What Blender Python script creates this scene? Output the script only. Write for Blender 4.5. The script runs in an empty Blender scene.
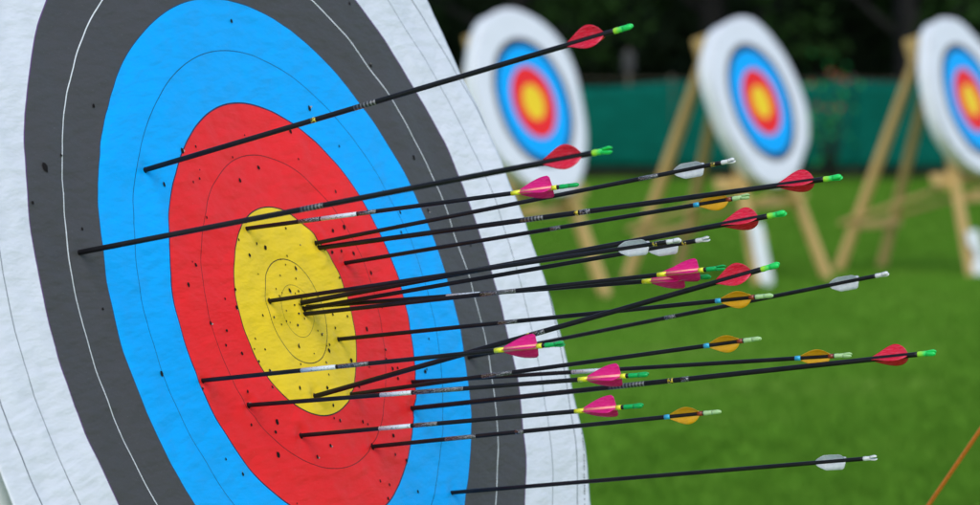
import bpy, bmesh, math, random
import numpy as np
from mathutils import Vector, Matrix, noise

random.seed(7)
rng = np.random.default_rng(7)
scene = bpy.context.scene
COL = scene.collection

# ------------------------------------------------------------------ camera
CAM_H = 1.52
cam_d = bpy.data.cameras.new('camera')
cam = bpy.data.objects.new('camera', cam_d)
COL.objects.link(cam)
cam.location = (0, 0, CAM_H)
cam.rotation_euler = (math.radians(90 - 2.6407), 0, 0)
cam_d.sensor_width = 36.0
cam_d.lens = 150.13
cam_d.clip_start = 0.1
cam_d.clip_end = 2000
cam_d.dof.use_dof = True
cam_d.dof.focus_distance = 4.42
cam_d.dof.aperture_fstop = 8.5
cam_d.dof.aperture_blades = 0
scene.camera = cam

# ------------------------------------------------------------------ world, sun, exposure
SUN_EL, SUN_AZ = 43.0, 170.0          # degrees; azimuth clockwise from +Y
world = bpy.data.worlds.new('World')
scene.world = world
world.use_nodes = True
wn = world.node_tree
bg = wn.nodes['Background']
sky = wn.nodes.new('ShaderNodeTexSky')
sky.sky_type = 'NISHITA'
sky.sun_disc = False
sky.sun_elevation = math.radians(SUN_EL)
sky.sun_rotation = math.radians(SUN_AZ)
sky.air_density = 1.0
sky.dust_density = 0.6
sky.ozone_density = 1.0
wn.links.new(sky.outputs[0], bg.inputs[0])
bg.inputs[1].default_value = 0.15
sun_d = bpy.data.lights.new('sun', 'SUN')
sun_d.energy = 1.6
sun_d.angle = math.radians(50)
sun_d.color = (1.0, 0.98, 0.95)
sun = bpy.data.objects.new('sun', sun_d)
COL.objects.link(sun)
az, el = math.radians(SUN_AZ), math.radians(SUN_EL)
to_sun = Vector((math.sin(az)*math.cos(el), math.cos(az)*math.cos(el), math.sin(el)))
sun.rotation_euler = to_sun.to_track_quat('Z', 'Y').to_euler()
sun.location = to_sun * 30
vs = scene.view_settings
vs.view_transform = 'Standard'
vs.look = 'None'
vs.exposure = 0.40
vs.gamma = 1.0
vs.use_curve_mapping = False
scene.render.engine = 'CYCLES'

# ------------------------------------------------------------------ helpers
def tag(o, label=None, cat=None, group=None, kind=None):
    if label: o['label'] = label
    if cat: o['category'] = cat
    if group: o['group'] = group
    if kind: o['kind'] = kind
    return o

def empty(name, mat=None, loc=None):
    o = bpy.data.objects.new(name, None)
    COL.objects.link(o)
    o.empty_display_size = 0.05
    if mat is not None: o.matrix_world = mat
    if loc is not None: o.location = loc
    return o

def link(name, me, parent=None, material=None):
    if material is not None and not me.materials:
        me.materials.append(material)
    o = bpy.data.objects.new(name, me)
    COL.objects.link(o)
    if parent is not None: o.parent = parent
    return o

def mesh_from_bm(name, bm, smooth=False):
    me = bpy.data.meshes.new(name)
    bmesh.ops.recalc_face_normals(bm, faces=bm.faces)
    bm.to_mesh(me); bm.free()
    if smooth:
        for p in me.polygons: p.use_smooth = True
    return me

def mesh_np(name, verts, faces, smooth=False):
    """verts (n,3), faces (m,k) arrays, quick."""
    verts = np.asarray(verts, np.float32); faces = np.asarray(faces, np.int32)
    me = bpy.data.meshes.new(name)
    m, k = faces.shape
    me.vertices.add(len(verts)); me.vertices.foreach_set('co', verts.ravel())
    me.loops.add(m*k); me.loops.foreach_set('vertex_index', faces.ravel())
    me.polygons.add(m)
    me.polygons.foreach_set('loop_start', np.arange(0, m*k, k, dtype=np.int32))
    if smooth: me.polygons.foreach_set('use_smooth', np.ones(m, bool))
    me.update(calc_edges=True)
    return me

def lathe(bm, prof, seg=16):
    """prof: (r, z) list along +Z, closed with caps."""
    rings = []
    for r, z in prof:
        rings.append([bm.verts.new((r*math.cos(2*math.pi*k/seg), r*math.sin(2*math.pi*k/seg), z)) for k in range(seg)])
    for a, b in zip(rings[:-1], rings[1:]):
        for k in range(seg):
            bm.faces.new((a[k], a[(k+1) % seg], b[(k+1) % seg], b[k]))
    bm.faces.new(rings[0][::-1]); bm.faces.new(rings[-1])

def beam(bm, p, q, w, t, upv=(0, 0, 1), bev=0.004):
    """rectangular timber from p to q, width w (side), thickness t."""
    p, q = Vector(p), Vector(q)
    z = (q-p).normalized(); x = z.cross(Vector(upv))
    if x.length < 1e-4: x = z.cross(Vector((1, 0, 0)))
    x.normalize(); y = z.cross(x)
    L = (q-p).length
    vs_ = []
    for zz in (0, L):
        for sx, sy in ((-1, -1), (1, -1), (1, 1), (-1, 1)):
            vs_.append(bm.verts.new(p + z*zz + x*sx*w/2 + y*sy*t/2))
    f = []
    f.append(bm.faces.new(vs_[3::-1])); f.append(bm.faces.new(vs_[4:8]))
    for k in range(4):
        f.append(bm.faces.new((vs_[k], vs_[(k+1) % 4], vs_[4+(k+1) % 4], vs_[4+k])))
    if bev:
        es = list({e for ff in f for e in ff.edges})
        bmesh.ops.bevel(bm, geom=es, offset=bev, segments=1, affect='EDGES')

def tube(bm, pts, rad, seg=10):
    pts = [Vector(p) for p in pts]
    rings = []
    for i, p in enumerate(pts):
        d = (pts[min(i+1, len(pts)-1)] - pts[max(i-1, 0)]).normalized()
        x = d.cross(Vector((0, 0, 1)))
        if x.length < 1e-3: x = d.cross(Vector((1, 0, 0)))
        x.normalize(); y = d.cross(x)
        r = rad[i] if isinstance(rad, (list, tuple)) else rad
        rings.append([bm.verts.new(p + (x*math.cos(2*math.pi*k/seg) + y*math.sin(2*math.pi*k/seg))*r) for k in range(seg)])
    for a, b in zip(rings[:-1], rings[1:]):
        for k in range(seg):
            bm.faces.new((a[k], a[(k+1) % seg], b[(k+1) % seg], b[k]))
    bm.faces.new(rings[0][::-1]); bm.faces.new(rings[-1])

# ------------------------------------------------------------------ materials
class NT:
    def __init__(self, name):
        self.m = bpy.data.materials.new(name); self.m.use_nodes = True
        self.t = self.m.node_tree; self.b = self.t.nodes['Principled BSDF']
        self.out = self.t.nodes['Material Output']
    def n(self, typ, **kw):
        nd = self.t.nodes.new(typ)
        for k, v in kw.items(): setattr(nd, k, v)
        return nd
    def l(self, a, b): self.t.links.new(a, b)
    def math(self, op, a, b=None, clamp=False):
        nd = self.n('ShaderNodeMath', operation=op); nd.use_clamp = clamp
        for i, v in enumerate((a, b)):
            if v is None: continue
            if hasattr(v, 'links'): self.l(v, nd.inputs[i])
            else: nd.inputs[i].default_value = v
        return nd.outputs[0]
    def coord(self, kind='Object', scale=(1, 1, 1), rot=(0, 0, 0)):
        tc = self.n('ShaderNodeTexCoord'); mp = self.n('ShaderNodeMapping')
        mp.inputs['Scale'].default_value = scale; mp.inputs['Rotation'].default_value = rot
        self.l(tc.outputs[kind], mp.inputs['Vector']); return mp.outputs[0]
    def noise(self, vec, scale, detail=3, rough=0.55):
        nd = self.n('ShaderNodeTexNoise'); nd.inputs['Scale'].default_value = scale
        nd.inputs['Detail'].default_value = detail; nd.inputs['Roughness'].default_value = rough
        if vec is not None: self.l(vec, nd.inputs['Vector'])
        return nd.outputs['Fac']
    def ramp(self, fac, stops, interp='LINEAR'):
        nd = self.n('ShaderNodeValToRGB'); cr = nd.color_ramp; cr.interpolation = interp
        while len(cr.elements) > 1: cr.elements.remove(cr.elements[-1])
        for i, (p, c) in enumerate(stops):
            e = cr.elements[0] if i == 0 else cr.elements.new(p)
            e.position = p; e.color = (*c, 1) if len(c) == 3 else c
        self.l(fac, nd.inputs[0]); return nd.outputs[0]
    def mix(self, fac, a, b, mode='MIX'):
        nd = self.n('ShaderNodeMix', data_type='RGBA', blend_type=mode)
        for s, v in ((0, fac), (6, a), (7, b)):
            if hasattr(v, 'links'): self.l(v, nd.inputs[s])
            else: nd.inputs[s].default_value = v if s == 0 else (*v, 1)
        return nd.outputs[2]
    def bump(self, h, strength, dist, normal=None):
        nd = self.n('ShaderNodeBump'); nd.inputs['Strength'].default_value = strength
        nd.inputs['Distance'].default_value = dist; self.l(h, nd.inputs['Height'])
        if normal is not None: self.l(normal, nd.inputs['Normal'])
        return nd.outputs[0]
    def set(self, **kw):
        for k, v in kw.items():
            s = self.b.inputs[k.replace('_', ' ')]
            if hasattr(v, 'links'): self.l(v, s)
            else: s.default_value = (*v, 1) if isinstance(v, tuple) and len(v) == 3 else v
        return self.m

def simple(name, col, rough=0.5, var=0.12, nscale=30.0, bump=0.0, spec=0.5):
    t = NT(name); v = t.coord('Object')
    n = t.noise(v, nscale)
    c = t.ramp(n, [(0.25, tuple(x*(1-var) for x in col)), (0.75, tuple(min(1, x*(1+var)) for x in col))])
    t.set(Base_Color=c, Roughness=rough, Specular_IOR_Level=spec)
    if bump: t.set(Normal=t.bump(n, 0.4, bump))
    return t.m

def plastic(name, col, trans=0.0, rough=0.25, streak=None):
    """thin tinted plastic: part of the light passes through."""
    t = NT(name); v = t.coord('Object')
    n = t.noise(v, 220, 2)
    c = t.ramp(n, [(0.2, tuple(x*0.85 for x in col)), (0.8, tuple(min(1, x*1.08) for x in col))])
    if streak:      # moulded lines and scuffs running along the vane
        s = t.noise(t.coord('Object', scale=(1, .2, .10)), 900, 3, .6)
        c = t.mix(t.math('MULTIPLY', t.ramp(s, [(.46, (0, 0, 0)), (.66, (1, 1, 1))]), .55), c, streak)
    t.set(Base_Color=c, Roughness=rough)
    if trans:
        tr = t.n('ShaderNodeBsdfTranslucent'); t.l(c, tr.inputs[0])
        ms = t.n('ShaderNodeMixShader'); ms.inputs[0].default_value = trans
        t.l(t.b.outputs[0], ms.inputs[1]); t.l(tr.outputs[0], ms.inputs[2]); t.l(ms.outputs[0], t.out.inputs[0])
    return t.m

def two_tone(name, a, b, z):
    """translucent dyed plastic shading from colour a at its base to b past height z."""
    t = NT(name); tc = t.n('ShaderNodeTexCoord'); sp = t.n('ShaderNodeSeparateXYZ')
    t.l(tc.outputs['Object'], sp.inputs[0])
    f = t.math('ADD', t.math('DIVIDE', sp.outputs[2], 2*z), t.math('MULTIPLY', t.noise(tc.outputs['Object'], 300, 3), .5))
    c = t.ramp(f, [(.35, a), (.85, b)])
    t.set(Base_Color=c, Roughness=.25)
    tr = t.n('ShaderNodeBsdfTranslucent'); t.l(c, tr.inputs[0])
    ms = t.n('ShaderNodeMixShader'); ms.inputs[0].default_value = .3
    t.l(t.b.outputs[0], ms.inputs[1]); t.l(tr.outputs[0], ms.inputs[2]); t.l(ms.outputs[0], t.out.inputs[0])
    return t.m

def face_material(name, big):
    t = NT(name)
    uv = t.n('ShaderNodeUVMap'); uv.uv_map = 'flat'
    ln = t.n('ShaderNodeVectorMath', operation='LENGTH'); t.l(uv.outputs[0], ln.inputs[0])
    r = ln.outputs['Value']
    mp = t.n('ShaderNodeMapping'); t.l(uv.outputs[0], mp.inputs[0]); mp.inputs['Rotation'].default_value = (0, 0, math.radians(-38))
    mp.inputs['Scale'].default_value = (1.0, 2.9, 1.0)
    n1 = t.noise(mp.outputs[0], 27, 2.5, 0.42)
    n2 = t.noise(uv.outputs[0], 6, 4, 0.6)
    n3 = t.noise(uv.outputs[0], 420, 2, 0.6)
    Y, Rd, B, K, W = (0.92, 0.62, 0.022), (0.90, 0.022, 0.024), (0.0, 0.40, 0.97), (0.072, 0.069, 0.072), (0.74, 0.745, 0.80)
    zones = [(.122, Rd), (.244, B), (.366, K), (.488, W)] if big else [(.119, Rd), (.243, B), (.380, (.010, .014, .03)), (.434, W)]
    if not big: B = (0.0, 0.30, 0.86)
    c = Y
    for rad, col in zones:
        c = t.mix(t.math('GREATER_THAN', r, rad), c, col)
    if big:      # printed score lines: radius, half width, colour
        worn = t.noise(uv.outputs[0], 26, 3, 0.6)
        for rad, hw, col, keep in ((.0305, .00045, (.25, .18, .02), .8), (.061, .0006, (.05, .04, .02), 1), (.122, .0008, (.03, .02, .02), 1),
                             (.183, .00055, (.10, .01, .01), .8), (.244, .0009, (.03, .015, .06), 1), (.305, .00055, (.004, .05, .16), .9),
                             (.366, .0006, (.02, .06, .14), 1), (.427, .0008, (.76, .77, .79), 1), (.488, .0009, (.14, .06, .19), 1),
                             (.549, .00065, (.05, .06, .08), .9), (.610, .00085, (.03, .04, .06), 1)):
            m = t.math('LESS_THAN', t.math('ABSOLUTE', t.math('SUBTRACT', r, rad)), hw)
            f = t.math('MULTIPLY', m, t.math('ADD', t.math('MULTIPLY', worn, .6), keep-.3, True))
            c = t.mix(f, c, col)
    c = t.mix(1.0, c, t.ramp(n1, [(0.3, (.965, .96, .96)), (0.7, (1, 1, 1))]), 'MULTIPLY')
    c = t.mix(1.0, c, t.ramp(n2, [(0.3, (.94, .94, .93)), (0.7, (1, 1, 1))]), 'MULTIPLY')
    if big:      # scuffed ink: pale flecks where the print has rubbed
        fl = t.ramp(n3, [(0.66, (0, 0, 0)), (0.74, (1, 1, 1))])
        c = t.mix(t.math('MULTIPLY', fl, 0.08), c, (.7, .7, .7))
    h = t.math('ADD', n1, t.math('MULTIPLY', t.noise(mp.outputs[0], 110, 2, 0.5), 0.10))
    nb = t.bump(h, 0.37 if big else 0.25, 0.0075)
    t.set(Base_Color=c, Roughness=0.5, Specular_IOR_Level=0.14, Normal=nb)
    return t.m

def wood_material(name, a, b):
    t = NT(name); v = t.coord('Object', scale=(6, 6, 1.2))
    n = t.noise(v, 9, 6, 0.6)
    c = t.ramp(n, [(0.25, a), (0.75, b)])
    t.set(Base_Color=c, Roughness=0.7, Normal=t.bump(n, 0.4, 0.003))
    return t.m

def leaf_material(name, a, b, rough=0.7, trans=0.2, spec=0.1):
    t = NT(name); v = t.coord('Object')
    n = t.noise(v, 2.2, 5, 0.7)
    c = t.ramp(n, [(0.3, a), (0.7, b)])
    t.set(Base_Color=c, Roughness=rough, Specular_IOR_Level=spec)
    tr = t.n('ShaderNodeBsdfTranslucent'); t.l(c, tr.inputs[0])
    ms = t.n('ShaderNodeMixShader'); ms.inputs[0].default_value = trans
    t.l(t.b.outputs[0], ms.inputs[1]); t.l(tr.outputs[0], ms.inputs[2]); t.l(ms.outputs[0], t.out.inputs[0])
    return t.m

def ground_material():
    t = NT('lawn_soil_and_turf'); v = t.coord('Object')
    n1 = t.noise(t.coord('Object', scale=(0.45, .8, 1)), 0.9, 5, 0.6)
    n2 = t.noise(v, 14, 6, 0.7)
    c = t.ramp(n1, [(0.3, (.094, .228, .018)), (0.55, (.114, .248, .022)), (0.78, (.175, .262, .045))])
    c = t.mix(1.0, c, t.ramp(n2, [(0.25, (.94, .95, .93)), (0.75, (1.05, 1.04, 1.03))]), 'MULTIPLY')
    t.set(Base_Color=c, Roughness=1.0, Specular_IOR_Level=0.0, Normal=t.bump(n2, 0.25, 0.012))
    return t.m

def carbon_material():
    t = NT('black_carbon_shaft'); v = t.coord('Object', scale=(1, 1, .25))
    n = t.noise(v, 160, 3)
    c = t.ramp(n, [(0.3, (.004, .004, .006)), (0.75, (.014, .012, .014))])
    t.set(Base_Color=c, Roughness=t.math('ADD', t.math('MULTIPLY', n, 0.25), 0.28), Specular_IOR_Level=0.25)
    return t.m

def print_material(name, ink, paper, sx, sz, lo=0.52):
    """fine illegible print: broken glyph blocks on the shaft."""
    t = NT(name)
    v = t.coord('Object', scale=(sx, sx, sz))
    n = t.n('ShaderNodeTexNoise'); n.inputs['Scale'].default_value = 1.0; n.inputs['Detail'].default_value = 1.5
    t.l(v, n.inputs['Vector'])
    c = t.ramp(n.outputs['Fac'], [(lo-.02, paper), (lo+.02, ink)])
    t.set(Base_Color=c, Roughness=0.35); return t.m

def scale_material():
    t = NT('silver_scale_print')
    w = t.n('ShaderNodeTexWave'); w.wave_type = 'BANDS'; w.bands_direction = 'Z'
    w.inputs['Scale'].default_value = 75.0; w.inputs['Distortion'].default_value = 0.6
    t.l(t.coord('Object'), w.inputs['Vector'])
    c = t.ramp(w.outputs['Fac'], [(0.55, (.02, .02, .022)), (0.7, (.15, .155, .165))])
    t.set(Base_Color=c, Roughness=0.3); return t.m

def net_material():
    t = NT('green_windbreak_mesh'); v = t.coord('Object')
    n = t.noise(t.coord('Object', scale=(1, 1, 5)), 3, 4, 0.6)
    c = t.ramp(n, [(0.3, (.001, .062, .044)), (0.7, (.002, .105, .078))])
    t.set(Base_Color=c, Roughness=0.9, Specular_IOR_Level=0.05); return t.m

M = dict(
    face=face_material('printed_paper_face', True), face_small=face_material('printed_paper_face_distant', False),
    boss=simple('white_foam_boss', (.74, .75, .75), .8, .06, 18, .01),
    wood=wood_material('pale_pine', (.44, .27, .085), (.60, .40, .150)),
    carbon=carbon_material(), hole=simple('torn_hole_dark', (.012, .010, .010), .9, .3, 400, spec=.1),
    flap=simple('torn_paper_edge', (.34, .30, .27), .8, .3, 300),
    white_print=print_material('white_label_print', (.20, .20, .22), (.62, .66, .70), 700, 900, .62),
    text_print=print_material('silver_text_print', (.36, .37, .40), (.012, .012, .014), 900, 1100, .56),
    scale_print=scale_material(),
    yellow_dot=print_material('yellow_print', (.60, .46, .03), (.012, .012, .014), 500, 500, .5),
    red_vane=plastic('red_vane_plastic', (1.0, .022, .075), .5, .25, (1.0, .22, .32)), pink_vane=plastic('fluorescent_pink_vane', (1.0, .018, .33), .5, .25, (1.0, .12, .42)),
    white_vane=plastic('white_vane_film', (.93, .93, .97), .45, .25, (.72, .72, .82)), orange_vane=plastic('orange_vane_plastic', (1.0, .56, .014), .5, .25, (1.0, .66, .10)),
    red_nock=two_tone('lime_green_nock', (.50, .90, .05), (.03, .80, .16), .008), pink_nock=plastic('emerald_green_nock', (.010, .55, .13), .3, .2),
    white_nock=plastic('white_nock', (.82, .82, .80), .2, .25), orange_nock=plastic('pale_green_nock', (.60, .85, .42), .3, .2),
    yellow_wrap=plastic('yellow_wrap', (.82, .80, .03)), amber_wrap=plastic('amber_wrap', (.98, .30, .26)), blue_wrap=plastic('blue_wrap', (.03, .42, .68)), rust_wrap=plastic('rust_wrap', (.26, .04, .015)),
    ground=ground_material(), blade=leaf_material('grass_blade', (.100, .240, .020), (.126, .260, .026), 1.0, .4, 0.0),
    litter=simple('shaded_leaf_litter', (.022, .018, .010), .95, .5, 3, .02, .1),  # woodland litter, with the shadow below the net put into its colour
    net=net_material(), post=simple('weathered_post', (.10, .085, .06), .85, .3, 8),
    bark=simple('dark_bark', (.008, .007, .005), .95, .4, 6, .03),
    leaf_dark=leaf_material('deep_shade_foliage', (.005, .011, .004), (.010, .023, .006)),  # leaf colour darkened to carry the deep shade of the wood
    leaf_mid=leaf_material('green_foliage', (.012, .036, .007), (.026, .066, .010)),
    leaf_glossy=leaf_material('glossy_highlight_leaf', (.020, .24, .060), (.06, .42, .11), .25, .35, .5),  # green brightened so the colour stands for highlights on the leaves
    petal=plastic('red_petal', (.24, .03, .010), .3), petal_blue=plastic('blue_petal', (.03, .06, .45), .3),
    pale_board=simple('pale_grey_board', (.04, .04, .044), .8, .2, 5), white_board=simple('white_painted_board', (.62, .64, .66), .6, .08, 9),
    rope=simple('orange_rope', (.80, .21, .02), .7, .2, 260, .001), steel=simple('galvanised_steel', (.42, .43, .44), .4, .1, 40),
    tape=simple('black_pin', (.03, .03, .03), .5),
)

HF=[ (-0.60,-0.30,0.0020),(-0.60,-0.15,0.0002),(-0.60,0.00,-0.0008),(-0.60,0.15,-0.0010),(-0.60,0.30,0.0003),(-0.45,-0.45,-0.0002),(-0.45,-0.30,0.0007),(-0.45,-0.15,0.0016),(-0.45,0.00,-0.0008),(-0.45,0.15,0.0021),(-0.45,0.30,-0.0030),(-0.45,0.45,-0.0008),(-0.30,-0.60,-0.0000),(-0.30,-0.45,-0.0004),(-0.30,-0.30,0.0015),(-0.30,-0.15,0.0023),(-0.30,0.00,-0.0033),(-0.30,0.15,-0.0001),(-0.30,0.30,-0.0020),(-0.30,0.45,-0.0055),(-0.30,0.60,-0.0014),(-0.15,-0.60,-0.0001),(-0.15,-0.45,-0.0016),(-0.15,-0.30,-0.0057),(-0.15,-0.15,-0.0052),(-0.15,0.00,0.0010),(-0.15,0.15,0.0036),(-0.15,0.30,0.0065),(-0.15,0.45,-0.0000),(-0.15,0.60,-0.0006),(0.00,-0.60,0.0000),(0.00,-0.45,0.0008),(0.00,-0.30,0.0040),(0.00,-0.15,0.0090),(0.00,0.00,0.0019),(0.00,0.15,-0.0077),(0.00,0.30,-0.0012),(0.00,0.45,0.0027),(0.00,0.60,0.0007),(0.15,-0.60,0.0001),(0.15,-0.45,0.0017),(0.15,-0.30,0.0023),(0.15,-0.15,-0.0056),(0.15,0.00,-0.0069),(0.15,0.15,0.0079),(0.15,0.30,-0.0047),(0.15,0.45,0.0016),(0.15,0.60,0.0015),(0.30,-0.60,0.0003),(0.30,-0.45,0.0023),(0.30,-0.30,-0.0039),(0.30,-0.15,-0.0018),(0.30,0.00,0.0132),(0.30,0.15,-0.0021),(0.30,0.30,-0.0062),(0.30,0.45,0.0129),(0.30,0.60,0.0033),(0.45,-0.45,0.0009),(0.45,-0.30,-0.0013),(0.45,-0.15,0.0030),(0.45,0.00,-0.0113),(0.45,0.15,-0.0035),(0.45,0.30,0.0114),(0.45,0.45,-0.0104),(0.60,-0.30,-0.0005),(0.60,-0.15,0.0026),(0.60,0.00,0.0018),(0.60,0.15,0.0134),(0.60,0.30,-0.0147) ]
HOLES=[ (-0.422,0.178),(-0.300,0.243),(-0.385,0.190),(-0.384,0.110),(-0.460,0.141),(-0.383,0.024),(-0.208,0.153),(0.028,0.340),(0.154,0.236),(-0.304,-0.051),(-0.223,-0.151),(-0.197,-0.170),(-0.045,0.154),(-0.156,0.189),(-0.185,0.062),(-0.210,0.041),(-0.184,-0.003),(-0.156,-0.013),(-0.166,-0.029),(0.097,0.209),(0.005,0.168),(0.153,0.092),(0.128,0.089),(0.133,0.064),(0.158,0.060),(0.114,0.064),(0.186,0.035),(0.145,-0.029),(-0.118,0.031),(-0.125,0.011),(-0.138,-0.040),(-0.109,-0.051),(-0.093,-0.063),(-0.157,-0.119),(-0.106,-0.120),(-0.014,-0.156),(-0.044,-0.087),(0.015,-0.112),(0.023,-0.130),(0.075,-0.135),(0.028,0.096),(-0.043,0.081),(-0.026,0.076),(-0.069,0.068),(0.024,0.049),(-0.004,0.024),(0.078,-0.008),(0.110,-0.012),(0.074,-0.024),(0.039,-0.030),(-0.018,-0.040),(0.045,-0.049),(0.014,-0.091),(0.092,-0.063),(-0.114,-0.131),(-0.121,-0.156),(-0.047,-0.166),(0.074,-0.205),(0.094,-0.211),(0.081,-0.226),(0.138,-0.156),(0.129,-0.178),(0.154,-0.187),(0.161,-0.224),(0.251,-0.088),(0.279,-0.050),(0.366,0.105),(0.365,0.171),(0.292,0.105),(0.278,0.080),(0.191,-0.006),(0.175,-0.056),(0.172,-0.067),(0.180,-0.079),(0.192,-0.079),(0.186,-0.091),(0.303,0.363),(0.323,0.287) ]

# ------------------------------------------------------------------ the setting: ground
def make_ground():
    nx, ny = 60, 60
    xs = np.concatenate([np.linspace(-600, -30, 12), np.linspace(-25, 25, 36), np.linspace(30, 600, 12)])
    ys = np.concatenate([np.linspace(-600, -10, 10), np.linspace(0, 80, 40), np.linspace(90, 800, 10)])
    X, Y = np.meshgrid(xs, ys, indexing='ij')
    Z = 0.012*np.sin(X*0.9+1.2)*np.sin(Y*0.37) + 0.008*np.sin(X*0.31-Y*0.22)
    Z[(abs(X) > 25) | (Y < 0) | (Y > 80)] *= 0
    V = np.stack([X.ravel(), Y.ravel(), Z.ravel()-0.012], 1)
    n2 = len(ys); i, j = np.meshgrid(np.arange(len(xs)-1), np.arange(n2-1), indexing='ij')
    a = (i*n2+j).ravel()
    F = np.stack([a, a+n2, a+n2+1, a+1], 1)
    o = link('ground', mesh_np('ground', V, F, True), None, M['ground'])
    tag(o, 'mown green lawn of the archery field', 'lawn', kind='structure')
make_ground()

def make_floor():
    bm = bmesh.new(); nx = 80
    xs = [-40 + 80*k/nx for k in range(nx+1)]
    f = [bm.verts.new((x, 53.95 + .12*noise.noise(Vector((x*1.3, 0, 0))), .012)) for x in xs]
    g = [bm.verts.new((x, 95, .012)) for x in xs]
    for k in range(nx): bm.faces.new((f[k], f[k+1], g[k+1], g[k]))
    o = link('woodland_floor', mesh_from_bm('woodland_floor', bm), None, M['litter'])
    tag(o, 'leaf litter under the trees, shadow below the net put into its dark colour', 'ground', kind='structure')
make_floor()

def make_grass():
    N = 70000
    y = 11 + 43*rng.random(N)**1.35
    half = 0.135*y + 1.6
    x = (rng.random(N)*2-1)*half
    V = []; F = []
    hgt = 0.022 + 0.026*rng.random(N)
    hgt[y > 52] *= 1.6
    for k in range(3):
        a = rng.random(N)*2*np.pi; w = 0.004 + 0.004*rng.random(N)
        ox = x + rng.normal(0, .012, N); oy = y + rng.normal(0, .012, N)
        lean = rng.normal(0, .016, (N, 2))
        b0 = np.stack([ox+np.cos(a)*w, oy+np.sin(a)*w, np.full(N, -.012)], 1)
        b1 = np.stack([ox-np.cos(a)*w, oy-np.sin(a)*w, np.full(N, -.012)], 1)
        tp = np.stack([ox+lean[:, 0], oy+lean[:, 1], hgt*(.7+.5*rng.random(N))], 1)
        s = len(V)*3*N
        V.append(np.stack([b0, b1, tp], 1).reshape(-1, 3))
    V = np.concatenate(V); F = np.arange(len(V)).reshape(-1, 3)
    o = link('grass', mesh_np('grass', V, F), None, M['blade'])
    tag(o, 'short green grass blades covering the lawn', 'grass', kind='stuff')
make_grass()

# ------------------------------------------------------------------ wood behind the fence
def leaf_cloud(centers, radii, n, size, zmin=0.0, flat=1.0):
    """n random leaf quads spread through clumps."""
    centers = np.asarray(centers, float); radii = np.asarray(radii, float)
    p = radii**2; p = p/p.sum()
    idx = rng.choice(len(centers), n, p=p)
    d = rng.normal(size=(n, 3)); d /= np.linalg.norm(d, axis=1)[:, None]
    rr = radii[idx]*(0.35+0.65*rng.random(n)**0.5)
    c = centers[idx] + d*rr[:, None]*np.array([1, 1, flat])
    c[:, 2] = np.maximum(c[:, 2], zmin + rng.random(n)*.2)
    u = rng.normal(size=(n, 3)); u /= np.linalg.norm(u, axis=1)[:, None]
    w = rng.normal(size=(n, 3)); w -= (w*u).sum(1)[:, None]*u; w /= np.linalg.norm(w, axis=1)[:, None]
    s = size*(.6+.8*rng.random(n))[:, None]
    V = np.stack([c-u*s, c-w*s*.45, c+u*s, c+w*s*.45], 1).reshape(-1, 3)
    return V, np.arange(4*n).reshape(-1, 4)

TREE_GROUP = 'trees of the wood behind the fence'
def make_tree(x, y, h, low, spread, n, mat, label, lean=0.0):
    root = empty('tree', loc=(x, y, -0.02))
    tag(root, label, 'tree', TREE_GROUP)
    bm = bmesh.new()
    pts = [(0, 0, 0), (lean*.3, 0, h*.25), (lean*.6, .1, h*.55), (lean, 0, h*.9)]
    tube(bm, pts, [.24, .18, .13, .04], 10)
    cen, rad = [], []
    for k in range(16):
        a = k*2.4 + random.random(); zz = low + (h-low)*(k+.5)/16
        rx = spread*(1-.55*abs((zz-low)/(h-low)-.3))*random.uniform(.45, 1.0)
        c = (math.cos(a)*rx + lean*zz/h, math.sin(a)*rx*.9, zz + random.uniform(-.2, .2))
        tube(bm, [(lean*zz/h*.7, 0, max(.6, zz-.9)), (c[0]*.6, c[1]*.6, zz-.25), c], [.06, .04, .012], 6)
        for _ in range(4):
            cen.append((c[0]+random.gauss(0, .55), c[1]+random.gauss(0, .55), c[2]+random.gauss(0, .45)))
            rad.append(random.uniform(.45, .95))
    link('trunk', mesh_from_bm('trunk', bm, True), root, M['bark'])
    V, F = leaf_cloud(cen, rad, n, .085, zmin=low-.5)
    link('crown', mesh_np('crown', V, F), root, mat)

TREES = [(-9.5, 60, 10, 2.4, 2.9, 'leaf_dark', 'dark broadleaf tree farthest along the fence from the flowering shrub'),
         (-6.3, 58.6, 9, 2.3, 2.8, 'leaf_dark', 'dark tree in the wood two trunks away from the pale notice board'),
         (-2.6, 59.5, 11, 2.4, 3.0, 'leaf_dark', 'tall dark tree one trunk before the pale notice board'),
         (0.3, 58.3, 9, 2.05, 2.7, 'leaf_mid', 'greener tree with low twigs just before the pale notice board'),
         (3.3, 59.6, 10, 2.3, 2.9, 'leaf_dark', 'dark tree between the pale notice board and the flowering shrub'),
         (5.9, 58.2, 9, 2.1, 2.8, 'leaf_mid', 'greener tree right behind the red-flowered shrub'),
         (9.0, 60, 10, 2.4, 3.0, 'leaf_dark', 'dark tree one trunk beyond the red-flowered shrub'),
         (12.2, 58.8, 9, 2.3, 2.8, 'leaf_dark', 'dark tree at the end of the wood beyond the red-flowered shrub')]
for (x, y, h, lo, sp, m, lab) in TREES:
    make_tree(x, y, h, lo, sp, 5200, M[m], lab, random.uniform(-.4, .4))

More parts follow.
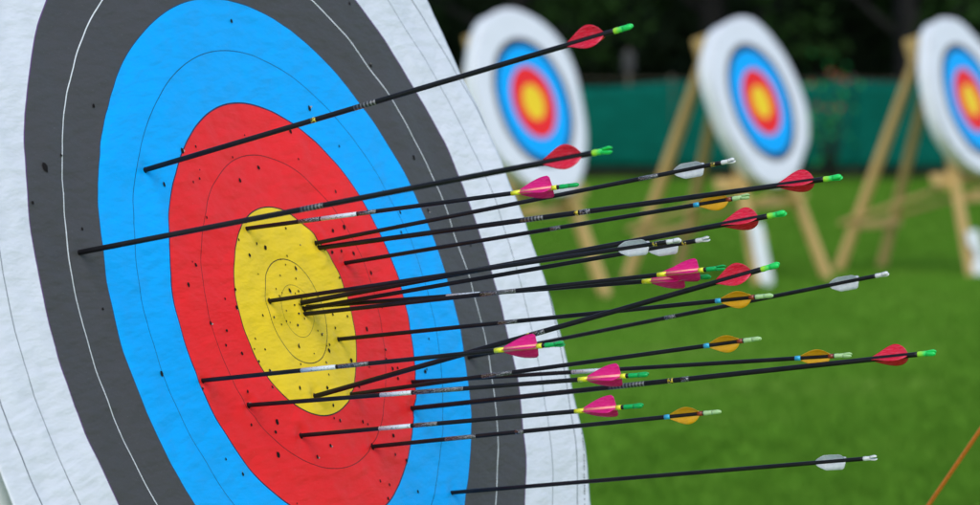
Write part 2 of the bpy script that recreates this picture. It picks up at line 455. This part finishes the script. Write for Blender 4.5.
def make_wood_mass():
    n = 240
    cen = np.stack([rng.uniform(-24, 24, n), rng.uniform(63, 71, n), rng.uniform(.3, 9.5, n)], 1)
    V, F = leaf_cloud(cen, rng.uniform(1.1, 1.9, n), 34000, .20, 0.0)
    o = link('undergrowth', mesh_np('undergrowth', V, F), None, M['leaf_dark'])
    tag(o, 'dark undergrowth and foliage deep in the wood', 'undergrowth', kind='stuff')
    # dense hedge added as a backdrop to block the sky behind the wood
    root = empty('hedge', loc=(0, 74, 0)); tag(root, 'tall dense dark hedge added behind the wood to block the sky', 'hedge')
    nx, nz = 90, 24
    V = []; F = []
    X = np.linspace(-40, 40, nx); Z = np.linspace(-.05, 10, nz)
    for s in (0, 1):
        for xx in X:
            for zz in Z:
                b = .5*noise.noise(Vector((xx*.5, s*9.0, zz*.5))) + .25*noise.noise(Vector((xx*1.4, s*5., zz*1.4)))
                V.append((xx, (-1.2 if s == 0 else 1.2)*(1-.25*(zz/10)**3) + (b if s else -b), zz + (.4*b if zz > 9 else 0)))
    def id_(s, i, j): return s*nx*nz + i*nz + j
    for i in range(nx-1):
        for j in range(nz-1):
            F.append((id_(0, i, j), id_(0, i+1, j), id_(0, i+1, j+1), id_(0, i, j+1)))
            F.append((id_(1, i, j), id_(1, i, j+1), id_(1, i+1, j+1), id_(1, i+1, j)))
        F.append((id_(0, i, nz-1), id_(0, i+1, nz-1), id_(1, i+1, nz-1), id_(1, i, nz-1)))
    for j in range(nz-1):
        F.append((id_(0, 0, j), id_(0, 0, j+1), id_(1, 0, j+1), id_(1, 0, j)))
        F.append((id_(0, nx-1, j), id_(1, nx-1, j), id_(1, nx-1, j+1), id_(0, nx-1, j+1)))
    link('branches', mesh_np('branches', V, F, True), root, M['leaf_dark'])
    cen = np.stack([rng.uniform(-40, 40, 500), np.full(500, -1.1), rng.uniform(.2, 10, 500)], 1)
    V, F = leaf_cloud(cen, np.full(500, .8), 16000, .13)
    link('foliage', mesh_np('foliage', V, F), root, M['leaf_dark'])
make_wood_mass()

# ------------------------------------------------------------------ windbreak fence
def make_fence():
    root = empty('windbreak_fence', loc=(0, 54, 0))
    tag(root, 'green mesh windbreak fence on thin posts along the edge of the wood', 'fence')
    bm = bmesh.new(); lathe(bm, [(.028, -.03), (.028, 1.34), (.020, 1.37)], 10)
    pm = mesh_from_bm('fence_post', bm, True); pm.materials.append(M['post'])
    bay = 2.4; n = 12; x0 = -14.4
    for k in range(n+1):
        p = link('post', pm, root); p.location = (x0+k*bay, 0.035, 0)
    for k in range(n):
        nx, nz = 33, 9; V = []; F = []
        for i in range(nx):
            for j in range(nz):
                u, v = i/(nx-1), j/(nz-1)
                sag = -(.05+.04*math.sin(k*2.3))*math.sin(math.pi*u)*v
                off = .05*math.sin(math.pi*u)*math.sin(math.pi*v)*math.sin(k*1.7+1) + .03*math.sin(23*u+k*1.9)*(.4+.6*v)
                V.append((x0+(k+u)*bay, off-.006, .15+v*1.15+sag))
        for i in range(nx-1):
            for j in range(nz-1):
                a = i*nz+j; F.append((a, a+nz, a+nz+1, a+1))
        me = mesh_np('net_panel', V, F, True); o = link('net_panel', me, root, M['net'])
        so = o.modifiers.new('thickness', 'SOLIDIFY'); so.thickness = .004
    bm = bmesh.new()
    tube(bm, [(x0+.2*k, .0, 1.315+.004*math.sin(k)) for k in range(int(n*bay/.2)+1)], .008, 6)
    link('top_wire', mesh_from_bm('top_wire', bm, True), root, M['post'])
make_fence()

def make_shrub():
    root = empty('flowering_shrub', loc=(4.40, 53.0, 0))
    tag(root, 'loose shrub with glossy leaves and red flowers growing before the fence', 'shrub')
    bm = bmesh.new(); cen = []
    for k in range(9):
        a = k*.7; r = random.uniform(.15, .45); z = random.uniform(.7, 1.75)
        tube(bm, [(0, 0, -.03), (math.cos(a)*r*.5, math.sin(a)*r*.5, z*.55), (math.cos(a)*r, math.sin(a)*r, z)], [.018, .012, .004], 6)
        cen += [(math.cos(a)*r*f, math.sin(a)*r*f, z*g) for f, g in ((1, 1), (.7, .75), (.5, .5))]
    link('stem', mesh_from_bm('stem', bm, True), root, M['bark'])
    V, F = leaf_cloud(cen, np.full(len(cen), .24), 80, .065)
    link('foliage', mesh_np('foliage', V, F), root, M['leaf_glossy'])
    bm = bmesh.new(); seg = 6
    ctr = bm.verts.new((0, 0, 0)); mids = []
    for k in range(seg):
        a = 2*math.pi*k/seg; t = Vector((math.cos(a), -.35, math.sin(a)))
        m1 = 2*math.pi*(k+.5)/seg; mids.append(bm.verts.new(Vector((math.cos(m1), -.2, math.sin(m1)))*.55))
    for k in range(seg):
        a = 2*math.pi*k/seg; tipv = bm.verts.new(Vector((math.cos(a), -.35, math.sin(a))))
        bm.faces.new((ctr, mids[k-1], tipv, mids[k]))
    fm = mesh_from_bm('flower', bm); fm.materials.append(M['petal'])
    for (c, s) in (((-.03, -.5, 1.42), .055), ((.08, -.5, 1.36), .06), ((.17, -.5, 1.31), .05), ((-.28, -.48, 1.28), .045), ((-.2, -.45, .98), .05), ((-.05, -.5, .96), .045), ((.10, -.5, .97), .05)):
        o = link('flower', fm, root); o.location = c; o.scale = (s, s, s)
make_shrub()

def make_notice():
    root = empty('notice_board', loc=(1.85, 54.6, 0))
    tag(root, 'small pale notice board on a post in the wood behind the fence', 'notice board')
    bm = bmesh.new(); beam(bm, (0, .04, -.03), (0, .04, 1.72), .06, .05)
    link('post', mesh_from_bm('post', bm), root, M['post'])
    bm = bmesh.new(); beam(bm, (0, 0, 1.42), (0, 0, 1.68), .15, .025, (0, 1, 0))
    link('panel', mesh_from_bm('panel', bm), root, M['pale_board'])
    for zz in (1.50, 1.60):
        bm = bmesh.new(); beam(bm, (-.05, -.02, zz), (.05, -.02, zz), .05, .012, (0, 0, 1), 0)
        link('printed_block', mesh_from_bm('printed_block', bm), root, M['post'])
make_notice()

# ------------------------------------------------------------------ archery targets
def set_facing(n):
    global N_, E_, U_, NH
    N_ = Vector(n).normalized()
    E_ = Vector((-N_.y, N_.x, 0)).normalized()
    U_ = N_.cross(E_)
    NH = Vector((N_.x, N_.y, 0)).normalized()
FACING = (0.8461, -0.4419, 0.2981)
set_facing(FACING)
def target_matrix(c):
    m = Matrix((E_, U_, N_)).transposed().to_4x4(); m.translation = Vector(c); return m

RAD = sorted([(35, .645), (30, .631), (25, .619), (21, .612), (12, .600), (6, .603), (-4.6, .615), (-12.6, .623), (-26, .644), (-45, .664), (-67, .652), (-90, .640),
       (-112, .652), (-135, .664), (-152, .662), (-167, .655), (180, .648), (-180, .648), (160, .650), (135, .664), (112, .652), (90, .640), (67, .652), (48, .660)])
ra, rr_ = np.array([a for a, _ in RAD], float), np.array([r for _, r in RAD])
def outline(deg, lump=0.0):
    r = float(np.interp(((deg+180) % 360)-180, ra, rr_))
    if lump: r *= 1 + lump*noise.noise(Vector((2.2*math.cos(math.radians(deg)), 2.2*math.sin(math.radians(deg)), 4.7)))
    return r

YAW = math.radians(-27.5796)
# kind, tip on the face (u, v), free length, elevation, [prints (from, to as fractions of the free length, style)], label
ARROWS = [
 ('red', -.2337, .1703, .597, 14.70, [(.445, .49, 'scale'), (.355, .365, 'yellow')], 'black arrow with red vanes, stuck in the blue ring clear above all others'),
 ('red', -.3970, .0857, .621, 10.42, [(.43, .475, 'scale')], 'black arrow with red vanes, the only one with its point in the black ring'),
 ('pink', -.0535, .0989, .413, 7.57, [(.23, .34, 'label'), (.16, .225, 'text'), (.345, .40, 'text')], 'pink-vaned arrow with its point at the upper edge of the yellow gold'),
 ('white', .0874, .0765, .531, 10.87, [(.78, .825, 'text'), (.945, .955, 'yellow')], 'slim white-vaned arrow leaving the gold\'s upper rim beside a red-vaned one'),
 ('red', .0925, .0705, .648, 7.9, [(.505, .512, 'yellow'), (.515, .535, 'text'), (.40, .445, 'scale')], 'red-vaned arrow leaving the gold\'s upper rim beside a white-vaned one'),
 ('orange', .1382, .0499, .513, 9.48, [(.52, .545, 'text')], 'orange-vaned arrow with its point in the red ring, highest of the orange ones'),
 ('red', .0158, .0088, .600, 10.65, [], 'red-vaned arrow rising from the tight bundle in the middle of the gold'),
 ('white', -.0507, .0146, .507, 8.80, [(.935, .945, 'yellow')], 'white-vaned arrow with its point on the inner gold line beside the bundle'),
 ('white', .0215, .0020, .507, 10.1, [(.935, .945, 'yellow')], 'white-vaned arrow starting inside the tight bundle in the gold'),
 ('pink', .0158, -.0045, .520, 7.1, [(.43, .515, 'text')], 'pink-vaned arrow from the gold bundle with the higher of two overlapping vanes'),
 ('pink', .0278, .0035, .498, 5.30, [(.355, .44, 'label')], 'pink-vaned arrow from the gold bundle with the lower of two overlapping vanes'),
 ('pink', -.2262, -.0638, .434, 7.04, [(.28, .378, 'label'), (.385, .47, 'text')], 'pink-vaned arrow with its point at the red ring\'s edge against blue, shaft crossing the gold'),
 ('red', -.0144, -.0985, .583, 15.89, [(.47, .478, 'yellow'), (.485, .51, 'text')], 'steep red-vaned arrow with its point low in the gold'),
 ('orange', .0784, -.0372, .539, 6.81, [(.38, .425, 'text')], 'orange-vaned arrow with its point in the gold, nock touching a white-vaned shaft'),
 ('white', .3709, -.0777, .550, 11.88, [(.48, .505, 'text')], 'white-vaned arrow with its point in the blue ring, hidden behind crossing shafts'),
 ('orange', .0670, -.1022, .510, 8.92, [(.33, .405, 'text')], 'orange-vaned arrow with its point low at the gold\'s rim'),
 ('orange', .2178, -.0978, .552, 5.15, [(.375, .455, 'label')], 'orange-vaned arrow with its point on the red and blue border, nearly level'),
 ('pink', -.1498, -.0973, .481, 6.02, [(.34, .42, 'label'), (.425, .55, 'text')], 'pink-vaned arrow with its point in the red ring, shaft grazing the bottom of the gold'),
 ('red', .2037, -.1280, .653, 7.58, [(.39, .46, 'scale'), (.505, .515, 'yellow'), (.53, .545, 'text')], 'long red-vaned arrow with its point on the red and blue border'),
 ('pink', -.0641, -.1393, .419, 6.75, [(.235, .33, 'label'), (.34, .41, 'text')], 'pink-vaned arrow in the lower red ring, lowest of the pink ones'),
 ('orange', .0845, -.1646, .435, 7.49, [(.215, .305, 'text'), (.42, .445, 'text')], 'orange-vaned arrow in the lower red ring, lowest of the orange ones'),
 ('white', .2459, -.2329, .536, 6.93, [], 'lowest arrow of all, white-vaned, with its point in the lower blue ring'),
]
DENTS = [(t[1], t[2]) for t in ARROWS]

HFA = np.array(HF)
def height(u, v):
    d = (HFA[:, 0]-u)**2 + (HFA[:, 1]-v)**2
    h = float((np.exp(-d/(2*.12*.12))*HFA[:, 2]).sum())
    h += .0022*noise.noise(Vector((u*16, v*16, 3.1))) + .0009*noise.noise(Vector((u*45+v*20, v*45, 8.4)))
    for (a, c) in DENTS:
        q = (u-a)**2 + (v-c)**2
        if q < .0012: h += -.0020*math.exp(-q/(2*.0065**2)) + 0.0008*math.exp(-(math.sqrt(q)-.015)**2/(2*.005**2))
    r = math.hypot(u, v)
    if r > .52: h += (r-.52)/.13*.004*noise.noise(Vector((u*9, v*9, 1.7)))
    return h

def face_mesh(name, nr, na, hfun, rot=0.0, scale=1.0):
    V = [(0, 0, hfun(0, 0))]; UV = [(0, 0)]; F = []
    for i in range(1, nr+1):
        for k in range(na):
            a = 2*math.pi*k/na; r = outline(math.degrees(a)+rot, .045 if rot else 0)*scale*i/nr
            u, v = r*math.cos(a), r*math.sin(a)
            V.append((u, v, hfun(u, v))); UV.append((u, v))
    for k in range(na): F.append((0, 1+k, 1+(k+1) % na))
    for i in range(nr-1):
        b = 1+i*na
        for k in range(na):
            k2 = (k+1) % na
            F.append((b+k, b+na+k, b+na+k2, b+k2))
    me = bpy.data.meshes.new(name); me.from_pydata(V, [], F); me.update()
    uvl = me.uv_layers.new(name='flat')
    li = np.zeros(len(me.loops), np.int32); me.loops.foreach_get('vertex_index', li)
    uvl.data.foreach_set('uv', np.array(UV, np.float32)[li].ravel())
    me.polygons.foreach_set('use_smooth', np.ones(len(me.polygons), bool))
    return me

def boss_mesh(rot, scale, t0=-.016, t1=-.165, na=96):
    bm = bmesh.new(); rings = []
    T = t0-t1; prof = [(.93, t0), (.972, t0-.04*T), (.984, t0-.13*T), (.978, t0-.33*T), (.986, t0-.47*T), (.978, t0-.67*T), (.984, t1+.13*T), (.97, t1+.03*T), (.9, t1)]
    for f, z in prof:
        rg = []
        for k in range(na):
            a = 2*math.pi*k/na; r = outline(math.degrees(a)+rot, .045 if rot else 0)*scale*f
            rg.append(bm.verts.new((r*math.cos(a), r*math.sin(a), z)))
        rings.append(rg)
    for a, b in zip(rings[:-1], rings[1:]):
        for k in range(na): bm.faces.new((a[k], b[k], b[(k+1) % na], a[(k+1) % na]))
    bm.faces.new(rings[0]); bm.faces.new(rings[-1][::-1])
    me = mesh_from_bm('boss', bm)
    for p in me.polygons: p.use_smooth = len(p.vertices) == 4
    return me

def make_target(c, label, big, rot=0.0):
    root = empty('archery_target', target_matrix(c))
    tag(root, label, 'archery target', 'archery targets on easels')
    sc = 1.0 if big else 0.955
    link('boss', boss_mesh(rot, sc, -.016, -.165 if big else -.105), root, M['boss'])
    if big:
        face = link('paper_face', face_mesh('paper_face', 150, 300, height), root, M['face'])
    else:
        s = rot
        hf = lambda u, v: .004*noise.noise(Vector((u*5+s, v*5, s))) + .002
        face = link('paper_face', face_mesh('paper_face_distant', 26, 80, hf, rot, sc), root, M['face_small'])
    so = face.modifiers.new('thickness', 'SOLIDIFY'); so.thickness = .0012; so.offset = -1
    for a in (45, 135, 225, 315):      # pins holding the paper to the boss
        bm = bmesh.new(); r = outline(a+rot)*sc*.955
        lathe(bm, [(.0022, -.02), (.0022, .003), (.006, .0035), (.0055, .0065), (.002, .008)], 10)
        u, v = r*math.cos(math.radians(a)), r*math.sin(math.radians(a))
        o = link('pin', mesh_from_bm('pin', bm, True), root, M['tape']); o.location = (u, v, height(u, v) if big else .004)
    return root, face

def make_easel(c, label, back=.130):
    c = Vector(c)
    ctr = c - N_*back                                 # back of the boss
    def inplane(e, z):                               # point of the front frame's tilted plane at height z
        k = (z-ctr.z)/U_.z
        return ctr + U_*k + E_*e
    base = inplane(0, 0); root = empty('wooden_easel', loc=base)
    tag(root, label, 'easel', 'wooden easels holding the targets')
    def part(name, p, q, w, t, up=None):
        bm = bmesh.new(); beam(bm, Vector(p)-base, Vector(q)-base, w, t, up or N_, .005)
        return link(name, mesh_from_bm(name, bm), root, M['wood'])
    top = 1.74
    for s in (-1, 1):
        part('leg', inplane(.50*s, -.01), inplane(.13*s, top), .09, .05)
    rear = base - NH*1.15
    apex = inplane(0, 1.58) - N_*.15
    for s in (-1, 1):
        part('rear_leg', rear + E_*.36*s + Vector((0, 0, -.02)), apex + E_*.15*s, .09, .05, NH)
    part('top_bar', inplane(-.24, 1.60)-N_*.048, inplane(.24, 1.60)-N_*.048, .09, .04)
    part('hinge_block', inplane(0, 1.46)-N_*.15, inplane(0, 1.76)-N_*.15, .20, .15)
    part('cross_bar', inplane(-.62, .70)-N_*.045, inplane(.62, .70)-N_*.045, .09, .035)
    zb = c.z - .655*U_.z
    for s in (-1, 1):
        bm = bmesh.new(); beam(bm, inplane(.26*s, zb-.075)-N_*.02-base, inplane(.26*s, zb-.075)+N_*(back+.01)-base, .05, .03)
        link('peg', mesh_from_bm('peg', bm), root, M['wood'])
    part('peg_bar', inplane(-.36, zb-.075)-N_*.045, inplane(.36, zb-.075)-N_*.045, .06, .035)
    for s in (-1, 1):
        a = inplane(.40*s, .64)-N_*.03
        b = rear + E_*.36*s; b = b + (apex+E_*.15*s - b)*(.40/1.60)
        part('side_brace', a + E_*.052*s, b + (b-a).normalized()*.12 + E_*.052*s, .06, .03, Vector((0, 0, 1)))
    part('rear_bar', rear+E_*-.36+(apex-rear)*.22+NH*.04, rear+E_*.36+(apex-rear)*.22+NH*.04, .06, .03)
    return inplane(-.47, .12)

BIG_C = (-0.2162, 4.5584, 1.2441)
big, big_face = make_target(BIG_C, 'large sharp target face full of arrows, paper cockled and punctured', True)
make_easel(BIG_C, 'wooden easel hidden behind the big target full of arrows', .190)
BGT = [((.283, 26.5, 1.275), 'empty distant target partly covered by the paper edge of the big target', 'pine easel under the distant target that the big paper edge overlaps', 20),
       ((1.903, 28.7, 1.255), 'empty distant target standing between two other distant targets', 'pine easel of the middle distant target, white board at its foot', 65),
       ((3.515, 29.9, 1.258), 'empty distant target farthest along the row from the big target', 'pine easel of the distant target farthest along the row', 110)]
for k, (c, lab, elab, rot) in enumerate(BGT):
    yw, tl = ((55.4, 16.2), (56.9, 17.6), (58.2, 17.0))[k]
    yw, tl = math.radians(yw), math.radians(tl)
    set_facing((math.sin(yw)*math.cos(tl), -math.cos(yw)*math.cos(tl), math.sin(tl)))
    make_target(c, lab, False, rot)
    foot = make_easel(c, elab)
    if k:
        root = empty('white_board', loc=(foot.x, foot.y, 0)+NH*0 if False else Vector((foot.x, foot.y, 0)) + NH*.09)
        tag(root, ('white board leaning at the foot of the middle distant easel', 'white notched board at the foot of the last distant easel')[k-1], 'board')
        w, h = ((.092, .44), (.092, .34))[k-1]
        prof = [(-.5, 0), (.5, 0), (.5, .97), (.42, 1), (-.42, 1), (-.5, .97)] if k == 1 else [(-.5, 0), (.5, 0), (.5, 1), (-.45, 1), (-.5, .72), (-.15, .62), (-.15, .38), (-.5, .28)]
        bm = bmesh.new()
        a = [bm.verts.new((x*w, -.011, z*h-.008)) for x, z in prof]; b = [bm.verts.new((x*w, .011, z*h-.008)) for x, z in prof]
        bm.faces.new(a); bm.faces.new(b[::-1])
        for i in range(len(a)): bm.faces.new((a[i], b[i], b[(i+1) % len(a)], a[(i+1) % len(a)]))
        o = link('panel', mesh_from_bm('panel', bm), root, M['white_board'])
        o.rotation_euler = (math.radians(-8), math.radians(-9), math.radians(14))
        bm = bmesh.new(); beam(bm, (0, .15, -.02), (0, .06, h*.8), .03, .02)
        o2 = link('prop', mesh_from_bm('prop', bm), root, M['wood']); o2.rotation_euler = (0, 0, math.radians(14))

set_facing(FACING)

# punctures: dark torn holes with raised paper flaps
def make_holes(points, tips):
    V, F, V2, F2 = [], [], [], []
    extra = []
    for _ in range(70):
        a = random.uniform(0, 6.283); r = abs(random.gauss(.0, .16))
        if r < .5: extra.append((r*math.cos(a), r*math.sin(a)))
    allp = [(u, v, random.uniform(.0015, .0030)) for u, v in points] + [(u, v, random.uniform(.0009, .0017)) for u, v in extra] + [(u, v, .0031) for u, v in tips]
    allp[0] = (*points[0], .0055)
    for (u, v, r) in allp:
        n = 9; s = len(V); h0 = height(u, v) + .0007
        st = random.uniform(.9, 1.3)
        for k in range(n):
            a = 2*math.pi*k/n + random.uniform(-.15, .15); q = r*random.uniform(.78, 1.15)
            x, y = u+q*math.cos(a), v+q*math.sin(a)*st
            V.append((x, y, height(x, y)+.0007))
        V.append((u, v, h0)); c = len(V)-1
        for k in range(n): F.append((s+k, s+(k+1) % n, c))
        for _ in range(random.choice((0, 0, 1, 1))):
            a = random.uniform(0, 6.283); d = .5; q = r*1.05
            p0 = (u+q*math.cos(a-d), v+q*math.sin(a-d)*st); p1 = (u+q*math.cos(a+d), v+q*math.sin(a+d)*st)
            p2 = (u+q*1.35*math.cos(a), v+q*1.35*math.sin(a)*st); z = height(u, v)
            s2 = len(V2)
            V2 += [(*p0, z+.0006), (*p1, z+.0006), (*p2, z+r*random.uniform(.5, 1.1))]
            F2.append((s2, s2+1, s2+2))
    o = link('puncture', mesh_np('puncture', V, F), big_face, M['hole']); tag(o, kind='stuff')
    o = link('torn_flap', mesh_np('torn_flap', V2, F2), big_face, M['flap']); tag(o, kind='stuff')

# a row of tiny print along the edge of the paper
def make_fine_print():
    V, F = [], []
    for k in range(30):
        a = math.radians(-17.5 - k*.33); r = .6275
        if random.random() < .2: continue
        L = random.uniform(.0012, .0028)
        ux, uy = -math.sin(a), math.cos(a)
        u, v = r*math.cos(a), r*math.sin(a)
        w = .0011
        s = len(V)
        for (p, q) in ((-L/2, -w), (L/2, -w), (L/2, w), (-L/2, w)):
            x, y = u+ux*p+math.cos(a)*q, v+uy*p+math.sin(a)*q
            V.append((x, y, height(x, y)+.0006))
        F.append((s, s+1, s+2, s+3))
    o = link('fine_print', mesh_np('fine_print', V, F), big_face, M['tape']); tag(o, kind='stuff')
make_fine_print()

# ------------------------------------------------------------------ arrows
KIND = {   # shaft radius, nock length, gap, rear band, vane length, vane height, front band, profile, vane angles
    'red':    dict(r=.0029, nl=.021, gap=.0125, rb=0,     vl=.042, vh=.0110, fb=0,    ang=(90, 210, 330)),
    'pink':   dict(r=.0024, nl=.022, gap=.004,  rb=.006,  vl=.040, vh=.0112, fb=.009, ang=(178, 62, 298)),
    'white':  dict(r=.0024, nl=.016, gap=.022,  rb=0,     vl=.036, vh=.0066, fb=0,    ang=(0, 112, 242)),
    'orange': dict(r=.0024, nl=.020, gap=.002,  rb=.004,  vl=.036, vh=.0078, fb=.006, ang=(5, 108, 236)),
}
def vane_profile(kind, n=14):
    pts = []
    for i in range(n+1):
        t = i/n                                    # 0 front .. 1 rear
        if kind == 'red': h = math.sin(math.pi*t**1.5)**.74
        elif kind == 'pink': h = math.sin(math.pi/2*min(1, t/.84))**.95 if t < .84 else max(0, 1-((t-.84)/.16)**2.8)
        elif kind == 'white': h = min(1, (t/.34))**.75 * (1 if t < .86 else max(0, 1-((t-.86)/.14)**2.2))
        else: h = math.sin(math.pi*t**1.5)**.70
        pts.append((t, h))
    return pts
VANE = {}
def vane_mesh(kind):
    if kind in VANE: return VANE[kind]
    K = KIND[kind]; pr = vane_profile(kind); bm = bmesh.new(); th = .00032
    curl = .0035 if kind == 'white' else .0024
    nv = 5; grid = {}
    for side in (-1, 1):
        for i, (t, h) in enumerate(pr):
            for j in range(nv):
                f = j/(nv-1); x = K['r']*.93 + (h*K['vh']+.0004)*f
                y = side*th*(1-.5*f) + curl*f*f*(h) + .0006*math.sin(5*t+3*f)*f
                grid[side, i, j] = bm.verts.new((x, y, t*K['vl']))
    for side in (-1, 1):
        for i in range(len(pr)-1):
            for j in range(nv-1):
                q = [grid[side, i, j], grid[side, i+1, j], grid[side, i+1, j+1], grid[side, i, j+1]]
                bm.faces.new(q if side > 0 else q[::-1])
    n = len(pr)
    loop = [(i, nv-1) for i in range(n)]
    for (a, b), (c, d) in zip(loop[:-1], loop[1:]):
        bm.faces.new((grid[-1, a, b], grid[-1, c, d], grid[1, c, d], grid[1, a, b]))
    for i in (0, n-1):
        for j in range(nv-1): bm.faces.new((grid[-1, i, j], grid[-1, i, j+1], grid[1, i, j+1], grid[1, i, j]))
    me = mesh_from_bm('vane_'+kind, bm, True); me.materials.append(M[kind+'_vane']); VANE[kind] = me
    return me
NOCK = {}
def nock_mesh(kind):
    if kind in NOCK: return NOCK[kind]
    K = KIND[kind]; L = K['nl']; r = K['r']*1.06; bm = bmesh.new()
    lathe(bm, [(r*.98, 0), (r, .001), (r*1.05, L*.18), (r*.95, L*.24), (r*.98, L*.5), (r*.8, L*.53)], 14)
    for s in (-1, 1):      # two prongs, D-shaped in section, opening slightly
        rings = []
        for t in (.50, .62, .74, .86, .95, 1.0):
            open_ = r*(.30+.42*(t-.5)); f = 1.0 if t < .93 else (.75 if t < .99 else .45)
            if .7 < t < .9: open_ += r*.10
            rg = []
            for k in range(9):
                a = -math.pi/2 + math.pi*k/8
                rg.append(bm.verts.new((s*(open_+math.cos(a)*r*.78*f), math.sin(a)*r*.92*f, L*t)))
            rings.append(rg)
        for a, b in zip(rings[:-1], rings[1:]):
            for k in range(9): bm.faces.new((a[k], a[(k+1) % 9], b[(k+1) % 9], b[k]))
        bm.faces.new(rings[0][::-1]); bm.faces.new(rings[-1])
    me = mesh_from_bm('nock_'+kind, bm, True); me.materials.append(M[kind+'_nock']); NOCK[kind] = me
    return me

def sleeve(root, name, z0, z1, r, mat):
    bm = bmesh.new(); lathe(bm, [(r, z0), (r, z1)], 16)
    me = mesh_from_bm(name, bm)
    for p in me.polygons: p.use_smooth = len(p.vertices) == 4
    return link(name, me, root, mat)

STYLE = {'label': ('label', 'white_print'), 'text': ('shaft_print', 'text_print'), 'scale': ('shaft_print', 'scale_print'), 'yellow': ('shaft_mark', 'yellow_dot')}
tips = []
for k, (kind, u, v, L, elv, marks, lab) in enumerate(ARROWS):
    K = KIND[kind]
    tip = Vector(BIG_C) + E_*u + U_*v + N_*(height(u, v)+.0018)
    tips.append((u, v))
    ev = math.radians(elv)
    D = Vector((math.cos(ev)*math.cos(YAW), math.cos(ev)*math.sin(YAW), math.sin(ev)))
    Y = (Vector((0, 0, 1)) - D*D.z).normalized(); X = Y.cross(D)
    m = Matrix((X, Y, D)).transposed().to_4x4(); m.translation = tip
    root = empty('arrow', m); tag(root, lab, 'arrow', 'arrows stuck in the big target')
    zr = L - K['nl']
    bm = bmesh.new(); r = K['r']
    # slight belly and the bent-straight imperfection of a real shaft; runs on inside the boss down to the point
    lathe(bm, [(.0008, -.10), (r*.95, -.075), (r*.97, -.02), (r, .02), (r, L*.25), (r, L*.5), (r, L*.75), (r, zr-.004), (r*.92, zr)], 16)
    me = mesh_from_bm('shaft', bm)
    for p in me.polygons: p.use_smooth = len(p.vertices) == 4
    link('shaft', me, root, M['carbon'])
    sp = random.uniform(0, 360)
    o = link('nock', nock_mesh(kind), root); o.location = (0, 0, zr-.0006); o.rotation_euler = (0, 0, math.radians(sp))
    zv1 = zr - K['gap'] - K['rb']; zv0 = zv1 - K['vl']
    j = random.uniform(-8, 8) + (0 if kind != 'red' else -22 if k in (4, 6, 18) else 6)
    for a in K['ang']:
        o = link('vane', vane_mesh(kind), root); o.location = (0, 0, zv0); o.rotation_euler = (0, 0, math.radians(a+j))
    if kind == 'pink':
        sleeve(root, 'wrap', zv0-K['fb'], zv0+.002, r*1.10, M['yellow_wrap'])
        sleeve(root, 'vane_wrap', zv0+.002, zv1, r*1.04, M['amber_wrap'])
        sleeve(root, 'wrap', zv1, zv1+K['rb'], r*1.10, M['yellow_wrap'])
    elif kind == 'orange':
        sleeve(root, 'wrap', zv0-K['fb'], zv0+.001, r*1.12, M['blue_wrap'])
        sleeve(root, 'wrap', zv1-.002, zv1+K['rb'], r*1.10, M['rust_wrap'])
    for a, b, st in marks:
        nm, mt = STYLE[st]
        sleeve(root, nm, a*L, b*L, r*1.025, M[mt])
make_holes(HOLES, tips)

# ------------------------------------------------------------------ guy rope and its pole
def make_rope():
    a, b = Vector((.084, 6.14, 0)), Vector((1.04, 4.37, 1.90))
    root = empty('guy_rope', loc=a); tag(root, 'taut orange guy rope slanting up from the grass', 'rope')
    bm = bmesh.new()
    pts = []
    for k in range(41):
        t = k/40; p = (b-a)*t; p.z += -.02*math.sin(math.pi*t) + .03*(1-t); pts.append(p)
    tube(bm, pts, .0028, 8)
    link('cord', mesh_from_bm('cord', bm, True), root, M['rope'])
    bm = bmesh.new(); tube(bm, [(0, .02, -.12), (0, 0, .03), (0, -.02, .07)], [.003, .006, .006], 8)
    link('peg', mesh_from_bm('peg', bm, True), root, M['steel'])
    pole = empty('metal_pole', loc=(1.047, 4.357, 0)); tag(pole, 'upright metal pole holding the top of the orange guy rope', 'pole')
    bm = bmesh.new(); lathe(bm, [(.02, -.05), (.02, 1.97), (.012, 1.985)], 16)
    link('tube', mesh_from_bm('tube', bm, True), pole, M['steel'])
    bm = bmesh.new(); lathe(bm, [(.024, 1.87), (.027, 1.88), (.027, 1.91), (.024, 1.92)], 16)
    link('collar', mesh_from_bm('collar', bm, True), pole, M['tape'])
make_rope()
